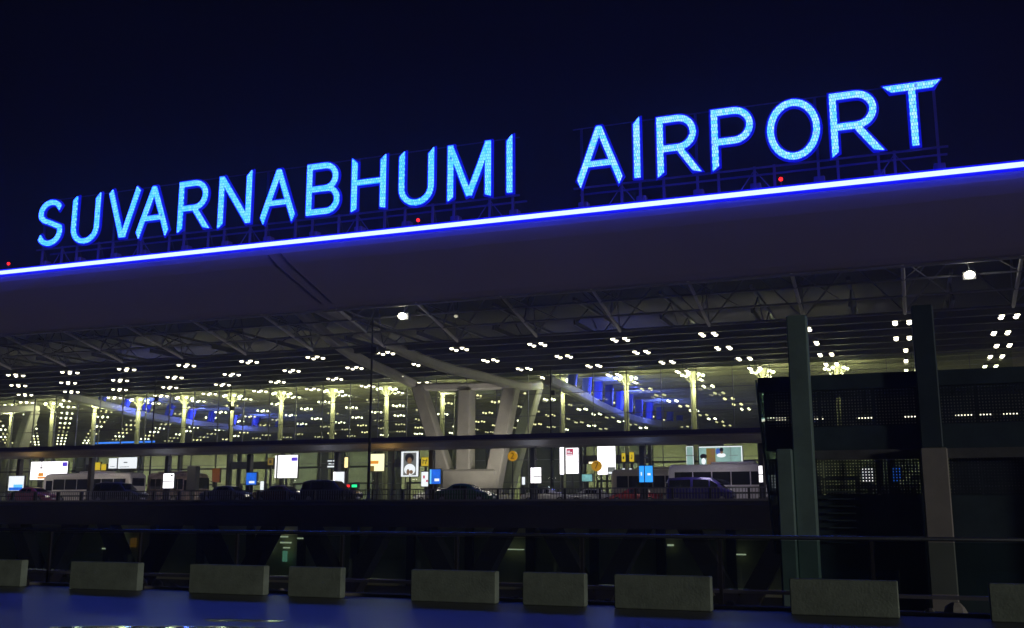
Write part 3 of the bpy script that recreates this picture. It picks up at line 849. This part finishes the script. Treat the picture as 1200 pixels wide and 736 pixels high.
# warm lamps wash the canopy; cool ones are added for the light boxes' glow
for px, col, e, lb in ((462,(1,.62,.15),260,'warm amber downlight under the canopy near the thin mast'),(50,(1,.62,.15),260,'warm amber downlight under the canopy above the pink taxi'),(200,(.7,.8,1),120,'added cool lamp for the light box glow under the canopy behind the coach'),(390,(.7,.8,1),120,'added cool lamp for the light box glow under the canopy by the boom gate'),(628,(.7,.8,1),120,'added cool lamp for the light box glow under the canopy beside the magenta advertisement'),(757,(.5,.6,1),110,'added cool lamp for the glow under the canopy above the sky blue light box')):
    p = at(px, 530, 76.0)
    r = thing('canopy_lamp', (p.x, 76.0, 5.2), lb, 'light')
    part('housing', one('bbox', p.x-.12, p.x+.12, 75.9, 76.1, 5.18, 5.3, .02), M_steel_d, r)
    part('stem', one('tube', (p.x,76,5.3), (p.x,76,6.30), .03), M_steel_d, r)
    ld = bpy.data.lights.new('canopy_lamp_light', 'POINT'); ld.energy = e*.16; ld.color = col; ld.shadow_soft_size = .12
    lo = bpy.data.objects.new('canopy_lamp_light', ld); COL.objects.link(lo); lo.parent = r; lo.location = (0,-1.4,-.0)

for k in range(14):  # hidden panels added to light the coach flanks and cars
    x = -14.4-8.95*k
    r = thing('canopy_fill_panel', (x, 81.4, 6.3), 'unseen lit panel added under the kerb canopy to brighten the coaches', 'light', 'added canopy panels')
    part('tray', one('box', x-.8, x+.8, 81.2, 81.6, 6.60, 6.70), M_steel_d, r)
    part('diffuser', one('box', x-.75, x+.75, 81.23, 81.57, 6.57, 6.597), em('fill_panel_glow', (1,.93,.85), 60), r)
def ground_flood(x, y, tx, ty, tz, lb, e):
    r = thing('ground_floodlight', (x, y, RZ+.15), lb, 'light', 'pylon floodlights')
    part('stand', one('bbox', x-.25, x+.25, y-.2, y+.2, RZ+.151, RZ+.35, .03), M_steel_d, r)
    part('head', one('bbox', x-.35, x+.35, y-.15, y+.15, RZ+.36, RZ+.75, .05), M_steel_d, r)
    ld = bpy.data.lights.new('flood_beam', 'SPOT'); ld.energy = e*.5; ld.color = (1,.93,.78); ld.spot_size = math.radians(62); ld.spot_blend = .7; ld.shadow_soft_size = .2
    lo = bpy.data.objects.new('flood_beam', ld); COL.objects.link(lo); lo.parent = r; lo.location = (0, .2, .8)
    lo.rotation_euler = (Vector((tx, ty, tz))-Vector((x, y+.2, RZ+.95))).to_track_quat('-Z', 'Y').to_euler()
ground_flood(-45.0, 112, -53.5, 124, 11, 'squat floodlight at the kerb aimed at the pylon beside the round 2 sign', 9000)
ground_flood(-135.0, 112, -143.5, 124, 11, 'squat floodlight at the kerb aimed at the pylon behind the large billboard', 9000)

# ------------------------------------------------------------------ road railing
YR = 65.4
rail = thing('road_railing', (-40, YR, RZ), 'dark barred railing along the outer edge of the elevated road', 'railing')
part('top_rail', one('box', -130, 12, YR-.06, YR+.06, RZ+.95, RZ+1.03), M_steel, rail)
part('middle_rail', one('box', -130, 12, YR-.03, YR+.03, RZ+.62, RZ+.67), M_steel_d, rail)
part('bottom_rail', one('box', -130, 12, YR-.03, YR+.03, RZ+.24, RZ+.29), M_steel_d, rail)
part('toe_plate', one('box', -130, 12, YR-.20, YR-.14, RZ+.161, RZ+.30), M_steel, rail)
po_me = one('box', -.07,.07,-.09,.09,.161,.95).mesh('post', M_steel_d)
ba_me = one('box', -.022,.022,-.02,.02,.29,.95).mesh('baluster', M_steel)
OQ = ORG[rail.name]
for i in range(58):
    o = link('post', po_me, rail); o.location = (10-2.4*i-OQ[0], 0, 0)
for i in range(290):
    x = 2-.2*i
    o = link('baluster', ba_me, rail); o.location = (x-OQ[0], .0, 0)
m = MB()
for i in range(290, 640):
    x = 2-.2*i; m.box(x-.022, x+.022, YR-.02, YR+.02, RZ+.29, RZ+.95)
part('far_balusters', m, M_steel, rail, kind='stuff')

# ------------------------------------------------------------------ masts
for px, top, Y, lb in ((437,372,67.2,'thin black mast with a small box behind the road railing'),(645,432,100,'thin black mast between the pylon and the magenta advertisement'),(271,454,100,'thin black mast between the upright white billboard and the coach'),(183,440,100,'thin black mast behind the coach')):
    pt = at(px, top, Y)
    r = thing('mast', (pt.x, Y, RZ), lb, 'mast')
    part('pole', one('tube', (pt.x,Y,RZ), (pt.x,Y,pt.z), .13 if Y < 80 else .11, 8, .06), M_black, r)
    part('base', one('bbox', pt.x-.3, pt.x+.3, Y-.3, Y+.3, RZ+.001, RZ+.35, .04), M_black, r)
    zz = RZ+(pt.z-RZ)*.8
    part('clamp_box', one('bbox', pt.x+.1, pt.x+.5, Y-.2, Y+.2, zz, zz+.5, .04), M_black, r)

# ------------------------------------------------------------------ vehicles
def wheel(r, x, y, s, rad):
    m = MB(); m.tube((x,y,rad),(x,y+s*.22,rad),rad,16)
    o = lpart('wheel', m, M_tyre, r)
    m = MB(); m.tube((x,y+s*.215,rad),(x,y+s*.235,rad),rad*.62,12)
    lpart('rim', m, M_rim, o)
SED = [(-2.28,.50,.60,.80,.70),(-2.2,.32,.92,.84,.74),(-1.75,.26,1.0,.88,.78),(-1.35,.24,1.04,.88,.70),(-.75,.24,1.42,.88,.62),(-.1,.24,1.47,.88,.62),(.45,.24,1.40,.88,.62),(1.15,.24,.98,.88,.74),(1.8,.26,.86,.86,.74),(2.15,.32,.74,.80,.66),(2.3,.45,.58,.72,.60)]
SUV = [(-2.3,.55,.8,.86,.80),(-2.25,.40,1.25,.90,.82),(-2.1,.34,1.72,.92,.74),(-1.4,.32,1.82,.93,.72),(-.2,.32,1.82,.93,.72),(.5,.32,1.74,.93,.72),(1.2,.32,1.12,.93,.84),(2.0,.36,1.02,.90,.80),(2.3,.45,.86,.84,.74),(2.38,.55,.7,.78,.7)]
VAN = [(-2.6,.5,.9,.90,.88),(-2.55,.36,1.7,.92,.84),(-2.4,.32,2.05,.94,.78),(-.5,.30,2.12,.94,.78),(.9,.30,2.06,.94,.78),(1.55,.30,1.62,.94,.78),(2.15,.32,1.18,.92,.82),(2.55,.38,.98,.86,.76),(2.68,.5,.74,.78,.7)]
def car(name, prof, mat, loc, face, label, roofmat=None, group='cars on the elevated road'):
    r = thing(name, loc, label, 'car' if prof is not VAN else 'van', group)
    belt = {id(SED): .92, id(SUV): 1.05, id(VAN): 1.15}[id(prof)]
    rings = []
    for x, zb, zt, hw, ht in prof:
        bl = min(belt, zt-.06)
        rings.append([(x,-hw*.92,zb),(x,-hw,zb+.18),(x,-hw*.985,bl),(x,-ht,zt-.05),(x,-ht*.86,zt),(x,ht*.86,zt),(x,ht,zt-.05),(x,hw*.985,bl),(x,hw,zb+.18),(x,hw*.92,zb)])
    m = MB(); m.loft(rings)
    body = lpart('body', m, mat, r, None, True)
    cab = [i for i, p in enumerate(prof) if p[2] > belt+.25]
    for s in (-1, 1):
        for a, b in zip(cab[:-1], cab[1:]):
            q = []
            for i, u in ((a,.06),(b,.94)):
                pa, pb = prof[a], prof[b]
                x = pa[0]+(pb[0]-pa[0])*u; zt = pa[2]+(pb[2]-pa[2])*u; hw = pa[3]+(pb[3]-pa[3])*u; ht = pa[4]+(pb[4]-pa[4])*u
                for v in (.1, .84):
                    y = hw*.985+(ht-hw*.985)*v+.006; z = belt+(zt-.05-belt)*v
                    q.append((x, s*y, z))
            m = MB(); m.quad(q[0], q[2], q[3], q[1]) if s < 0 else m.quad(q[1], q[3], q[2], q[0])
            lpart('side_window', m, M_cglass, r)
    # windscreen and rear window
    for lo_, hi, nm in ((cab[0]-1, cab[0], 'rear_window'), (cab[-1]+1, cab[-1], 'windscreen')):
        pa, pb = prof[lo_], prof[hi]
        q = []
        for u in (.14, .92):
            x = pa[0]+(pb[0]-pa[0])*u; z = pa[2]+(pb[2]-pa[2])*u+.008; ht = (pa[4]+(pb[4]-pa[4])*u)*.84
            dx = -.01 if nm == 'rear_window' else .01
            q += [(x+dx,-ht,z),(x+dx,ht,z)]
        m = MB(); m.quad(q[0], q[1], q[3], q[2]); lpart(nm, m, M_cglass, r)
    L0, L1 = prof[0][0], prof[-1][0]
    for s in (-1, 1):
        m = MB(); m.bbox(L1-.32, L1-.02, s*.62-.16, s*.62+.16, .58, .74, .03)
        lpart('headlight', m, em('headlamp_lit', (1,.93,.8), 1.6) if loc[1] < 75 and name != 'parked_suv' else M_lampglass, r)
        m = MB(); m.bbox(L0-.02, L0+.16, s*.66-.14, s*.66+.14, .72, .92 if prof is SED else 1.15, .03)
        lpart('tail_light', m, em('tail_lamp_lit', (1,.02,.02), .9) if name == 'parked_suv' else pm('tail_lamp', (.35,.01,.01), .3), r)
        for x in (L0+.82, L1-.84): wheel(r, x, s*.70 if s > 0 else -.70, s, .33 if prof is SED else .37)
        m = MB(); m.bbox(.55, .75, s*.90-.0 if s > 0 else -1.06, 1.06 if s > 0 else -.90, .98, 1.1, .02)
        lpart('mirror', m, mat, r)
    m = MB(); m.box(L1-.02, L1+.012, -.25, .25, .42, .54); lpart('number_plate', m, M_white, r)
    if roofmat:
        m = MB()
        rr = []
        for i in cab:
            x, zb, zt, hw, ht = prof[i]; rr.append([(x,-ht*.84,zt+.006),(x,ht*.84,zt+.006),(x,ht*.84,zt+.016),(x,-ht*.84,zt+.016)])
        m.loft(rr); lpart('roof_panel', m, roofmat, r)
    r.rotation_euler = (0, 0, 0 if face > 0 else math.pi)
    return r
paint = lambda n, c: pm('paint_'+n, c, .3, .15, 3, .04, 0, None, .6)
ZR = RZ+.004
car('taxi', SED, paint('pink', (.55,.10,.16)), (-71.7,70,ZR), 1, 'pink taxi with warm glints beside the pale coach', paint('orange',(.6,.3,.08)))
car('parked_suv', SUV, paint('black', (.012,.013,.016)), (-62.2,70,ZR), 1, 'black sport utility car with red tail lamp in front of the pale coach')
car('sedan', SED, paint('charcoal', (.03,.03,.035)), (-51.2,70,ZR), 1, 'charcoal sedan in front of the blue light box with flags')
car('sedan', SED, paint('maroon', (.09,.018,.015)), (-46.3,70.3,ZR), 1, 'dark red sedan below the upright white billboard')
car('sedan', SUV, paint('ink', (.016,.02,.022)), (-41.7,70,ZR), 1, 'inky black hatchback by the low signal bar')
car('taxi', SED, paint('green', (.01,.10,.045)), (-30.4,70,ZR), 1, 'dark green taxi with yellow roof in front of the pylon', paint('yellow',(.5,.38,.04)))
car('sedan', SED, paint('white', (.62,.62,.6)), (-39.2,84.6,ZR), 1, 'white sedan parked beyond the canopy below the portrait poster')
car('sedan', SED, paint('silver', (.5,.5,.5)), (-30.2,88,ZR), 1, 'silver sedan nosing out behind the green taxi')
car('sedan', SED, paint('red', (.4,.02,.03)), (-22.6,90,ZR), -1, 'red sedan beyond the canopy by the sky blue light box')
car('sedan', SED, paint('pearl', (.6,.6,.62)), (-27.0,92,ZR), 1, 'pearl white sedan under the round 7 sign')
car('passenger_van', VAN, paint('navy', (.03,.02,.22)), (-15.4,82.4,ZR), 1, 'navy blue van parked in front of the white coach', group='vans')
def coach(loc, face, label, mat, L=11.6, graphic=None):
    r = thing('coach', loc, label, 'bus', 'coaches')
    hw, h0, h1 = 1.25, .35, 3.25
    rings = []
    for x, ins, zt in ((-L/2,.16,h1-.35),(-L/2+.08,.04,h1-.12),(-L/2+.3,0,h1),(L/2-.9,0,h1),(L/2-.35,.02,h1-.10),(L/2-.1,.08,h1-.5),(L/2,.2,h0+1.3)):
        w_ = hw-ins
        rings.append([(x,-w_,h0),(x,-w_,zt-.35),(x,-w_+.1,zt-.1),(x,-w_+.35,zt),(x,w_-.35,zt),(x,w_-.1,zt-.1),(x,w_,zt-.35),(x,w_,h0)])
    m = MB(); m.loft(rings); lpart('body', m, mat, r)
    n = 6; x0, x1 = -L/2+.5, L/2-1.5
    for s in (-1, 1):
        for i in range(n):
            a, b = x0+(x1-x0)*i/n+.05, x0+(x1-x0)*(i+1)/n-.05
            ya, yb = (hw+.002, hw+.02) if s > 0 else (-hw-.02, -hw-.002)
            lpart('side_window', one('box', a, b, ya, yb, 1.55, 2.62), M_cglass, r)
        ya, yb = (hw-.03, hw+.022) if s > 0 else (-hw-.022, -hw+.03)
        lpart('driver_window', one('box', L/2-1.4, L/2-.55, ya, yb, 1.45, 2.5), M_cglass, r)
        ya, yb = (hw+.002, hw+.012) if s > 0 else (-hw-.012, -hw-.002)
        lpart('stripe', one('box', -L/2+.4, L/2-1.0, ya, yb, .82, .98), graphic or pm('coach_stripe', (.10,.10,.14), .4), r)
        for x in (-L/2+2.6, L/2-2.6): wheel(r, x, s*1.06, s, .48)
        m = MB(); m.tube((L/2-.2,s*1.1,2.5),(L/2+.3,s*1.35,2.3),.04); m.bbox(L/2+.2,L/2+.38,s*1.38-.14,s*1.38+.14,1.8,2.35,.03); lpart('mirror', m, M_black, r)
        m = MB(); m.bbox(L/2-.12,L/2+.015,s*.8-.2,s*.8+.2,.75,.95,.02); lpart('headlight', m, M_lampglass, r)
        m = MB(); m.bbox(-L/2-.02,-L/2+.1,s*.95-.12,s*.95+.12,.9,1.4,.02); lpart('tail_light', m, pm('tail_lamp', (.35,.01,.01), .3), r)
    m = MB(); m.quad((L/2+.012,-1.0,1.62),(L/2+.012,1.0,1.62),(L/2-.085,1.08,2.75),(L/2-.085,-1.08,2.75)); lpart('windscreen', m, M_cglass, r)
    m = MB(); m.bbox(-2.2,1.4,-.8,.8,h1+.002,h1+.2,.08); lpart('air_conditioner', m, mat, r)
    m = MB(); m.box(-L/2-.012,-L/2+.02,-.9,.9,1.9,2.7); lpart('rear_window', m, M_cglass, r)
    r.rotation_euler = (0, 0, 0 if face > 0 else math.pi)
    return r
coach((-80,86,ZR), -1, 'pale coach with dark window band behind the black sport utility car', paint('cream', (.75,.70,.68)), 11.6)
cb = coach((-71.2,88.6,ZR), 1, 'coach with red and white patterned flank behind the white double light box', pm('paint_patterned', (.30,.22,.19), .4, 0, 1.3, .95), 6.2)
coach((-12.9,86.6,ZR), 1, 'white coach with wide dark windows behind the navy van', paint('lilac', (.68,.65,.75)), 11.4)
coach((-21.5,95.5,ZR), 1, 'cream coach seen end on past the sky blue light box', paint('ivory', (.55,.50,.40)), 9.0)

# ------------------------------------------------------------------ terrace: benches, balustrade, stones
bench_info = [(-18.92,-16.93,'long concrete bench block at the row end farthest from the link tower'),
 (-15.67,-13.99,'concrete bench block between the heap of pale stones and the row end'),
 (-12.79,-11.12,'concrete bench block on the other side of the heap of pale stones'),
 (-10.61,-9.51,'short concrete bench block under the greenish lit window'),
 (-8.13,-6.55,'long concrete bench block standing alone between wide gaps near mid row'),
 (-6.07,-4.99,'short concrete bench block between two long ones near mid row'),
 (-4.50,-2.95,'long concrete bench block beside the dark V pier gap'),
 (-1.76,-0.22,'long concrete bench block below the link tower'),
 (0.99,2.41,'concrete bench block at the row end past the link tower column')]
for a, b, lb in bench_info:
    x = (a+b)/2
    r = thing('barrier_slab', (x, 16.4, 0), lb.replace('bench block', 'barrier slab'), 'barrier', 'low barrier slabs on the terrace')
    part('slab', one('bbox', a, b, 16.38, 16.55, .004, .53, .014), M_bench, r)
    for q in (a+.22, b-.22):
        part('foot', one('box', q-.09, q+.09, 16.552, 16.74, .002, .12), M_conc_d, r)
bal = thing('glass_balustrade', (-7, 18, 0), 'glass balustrade with metal handrail behind the low barrier slabs', 'balustrade')
part('handrail', one('tube', (-40,18,1.09),(20,18,1.09),.035,8), pm('brushed_metal', (.45,.5,.5), .25, .9, 5, .1), bal, True)
part('base_rail', one('box', -40, 20, 17.97, 18.03, .16, .22), M_steel, bal)
xs = [-37.5+2.46*i for i in range(24)]
for a, b in zip(xs[:-1], xs[1:]):
    part('post', one('box', a-.025, a+.025, 17.965, 18.035, -.06, 1.05), M_steel_d, bal)
    part('pane', one('box', a+.06, b-.06, 17.992, 18.008, .24, 1.04), M_bglass, bal)
for px, py, s in ((140,683,.30),(165,684,.35),(185,683,.3),(205,684,.22),(320,690,.14),(330,691,.18),(203,686,.15),(600,700,.14),(606,702,.18),(700,703,.16),(712,703,.2),(840,710,.14),(856,713,.22),(1090,716,.2),(1120,718,.35)):
    y = 17.35+random.uniform(-.15,.25); x = at(px, py, y).x
    rings = []
    for i, (k, z) in enumerate(((.7,0),(1,.25),(.85,.6),(.35,.85))):
        rings.append([(x+s*.5*k*math.cos(j*math.pi/3.5)*random.uniform(.8,1.15), y+s*.4*k*math.sin(j*math.pi/3.5)*random.uniform(.8,1.15), -.06+s*.75*z) for j in range(7)])
    m = MB(); m.loft(rings)
    solo('stone', m, M_conc, 'pale stone lying in the strip between barrier slabs and balustrade', 'stone', 'stones behind the barrier slabs', loc=(x, y, -.06))

# ------------------------------------------------------------------ link tower on the right
tw = thing('link_tower', (4, 45, -7), 'dark stair tower with perforated screens and concrete columns', 'tower')
part('tall_column', one('bbox', -4.42, -3.58, 44.9, 45.7, -7, 9.75, .05), M_green_lit_conc, tw)
part('tall_column', one('bbox', .65, 1.5, 45.2, 46.0, 3.95, 9.9, .05), M_tower_dark, tw)
part('pilaster', one('bbox', -5.08, -4.43, 44.6, 45.6, -7, 4.0, .05), M_green_lit_conc, tw)
part('pilaster', one('bbox', .6, 1.62, 44.75, 45.9, -7, 3.94, .05), M_conc, tw)
part('pilaster', one('bbox', 7.6, 8.6, 44.75, 45.9, -7, 3.94, .05), M_conc, tw)
part('roof_beam', one('box', -5.85, 13, 45.75, 46.2, 6.55, 7.2), M_tower_dark, tw)
part('roof_slab', one('box', -5.8, 13, 46.2, 52, 6.8, 7.1), M_tower_dark, tw)
part('floor_beam', one('box', -5.6, 13, 45.75, 46.15, 3.96, 4.95), M_tower_dark, tw)
part('floor_slab', one('box', -5.55, 13, 46.16, 52, 4.4, 4.7), M_tower_dark, tw)
part('lower_beam', one('box', -3.5, 13, 45.6, 46.0, 3.55, 3.95), pm('tower_beam', (.13,.14,.14), .6), tw)
part('base_wall', one('box', -5.3, 13, 46.3, 46.6, -7, 2.1), M_tower_dark, tw)
part('end_glass', one('loft', [[(-5.42,45.8,-.4),(-5.38,45.8,-.4),(-5.38,51.5,-.4),(-5.42,51.5,-.4)],[(-5.90,45.8,6.9),(-5.86,45.8,6.9),(-5.86,51.5,6.9),(-5.90,51.5,6.9)]]), M_tower_glass, tw)
part('end_rail', one('tube', (-5.42,45.75,-.4), (-5.93,45.75,7.1), .05), M_green_lit_conc, tw)
def screen(x0, x1, z0, z1, y, nm='screen_panel', pitch=.12, bar=.078):
    m = MB()
    n = int((x1-x0)/pitch)
    for i in range(n+1):
        x = x0+i*(x1-x0)/n; m.box(x-bar/2, x+bar/2, y, y+.006, z0, z1)
    k = int((z1-z0)/pitch)
    for i in range(k+1):
        z = z0+i*(z1-z0)/k; m.box(x0, x1, y-.007, y-.001, z-bar/2, z+bar/2)
    part(nm, m, M_screen, tw)
xs = [-5.6, -3.3, -1.1, .62, 2.9, 5.2, 7.5, 9.8, 12.5]
for a, b in zip(xs[:-1], xs[1:]):
    screen(a+.05, b-.05, 4.98, 6.52, 45.85)
    screen(a+.05, b-.05, 2.12, 3.6, 46.25, bar=.09)
    part('screen_post', one('box', a-.035, a+.035, 45.9, 46.0, 4.96, 6.54), M_tower_dark, tw)
for k in range(8):
    z = .1+.3*k
    part('louvre', one('box', -3.2, -2.1, 45.9, 46.25, z, z+.05), M_tower_dark, tw)
# short tube lamps inside the upper storey, seen through the perforations
for px, py, wd in ((900,491,.55),(915,491,.55),(960,490,.4),(1014,489,.75),(1068,488,.6),(1130,486,.7),(1155,485,.5),(1185,484,.6)):
    p = at(px, py, 49)
    part('tube_lamp', one('box', p.x-wd/2, p.x+wd/2, 48.9, 49.1, p.z-.05, p.z+.05), em('tower_tube', (1,.95,.7), 2.5), tw)
    part('lamp_stem', one('box', p.x-.02, p.x+.02, 48.98, 49.02, p.z+.051, 6.79), M_tower_dark, tw)
# lit stair flights behind the screens
for px0, py0, n, lb in ((1112,524,3,'upper'),(1052,566,3,'lower')):
    for i in range(n):
        a = at(px0+i*9, py0-i*6.5, 46.8 if lb == 'upper' else 47.5)
        m = MB(); m.loft([[(a.x,a.y,a.z-.12),(a.x+.3,a.y,a.z+.06),(a.x+.3,a.y+.3,a.z+.06),(a.x,a.y+.3,a.z-.12)],[(a.x,a.y,a.z+.05),(a.x+.3,a.y,a.z+.24),(a.x+.3,a.y+.3,a.z+.24),(a.x,a.y+.3,a.z+.05)]])
        part('stair_lamp', m, em('stair_lamp', (.8,.85,.5), .3), tw)

# ------------------------------------------------------------------ humid night air round the whole place
m = MB(); m.box(-425, 265, -65, 425, -8.4, 38)
hz = bpy.data.materials.new('night_air'); t, n, l = nodes_of(hz); n.clear()
o_ = n.new('ShaderNodeOutputMaterial'); pv = n.new('ShaderNodeVolumePrincipled')
pv.inputs['Color'].default_value = (.9,.92,1,1); pv.inputs['Density'].default_value = .0009; pv.inputs['Anisotropy'].default_value = .5
l.new(pv.outputs[0], o_.inputs['Volume'])
ho = link('haze', m.mesh('haze', hz)); ho['kind'] = 'stuff'
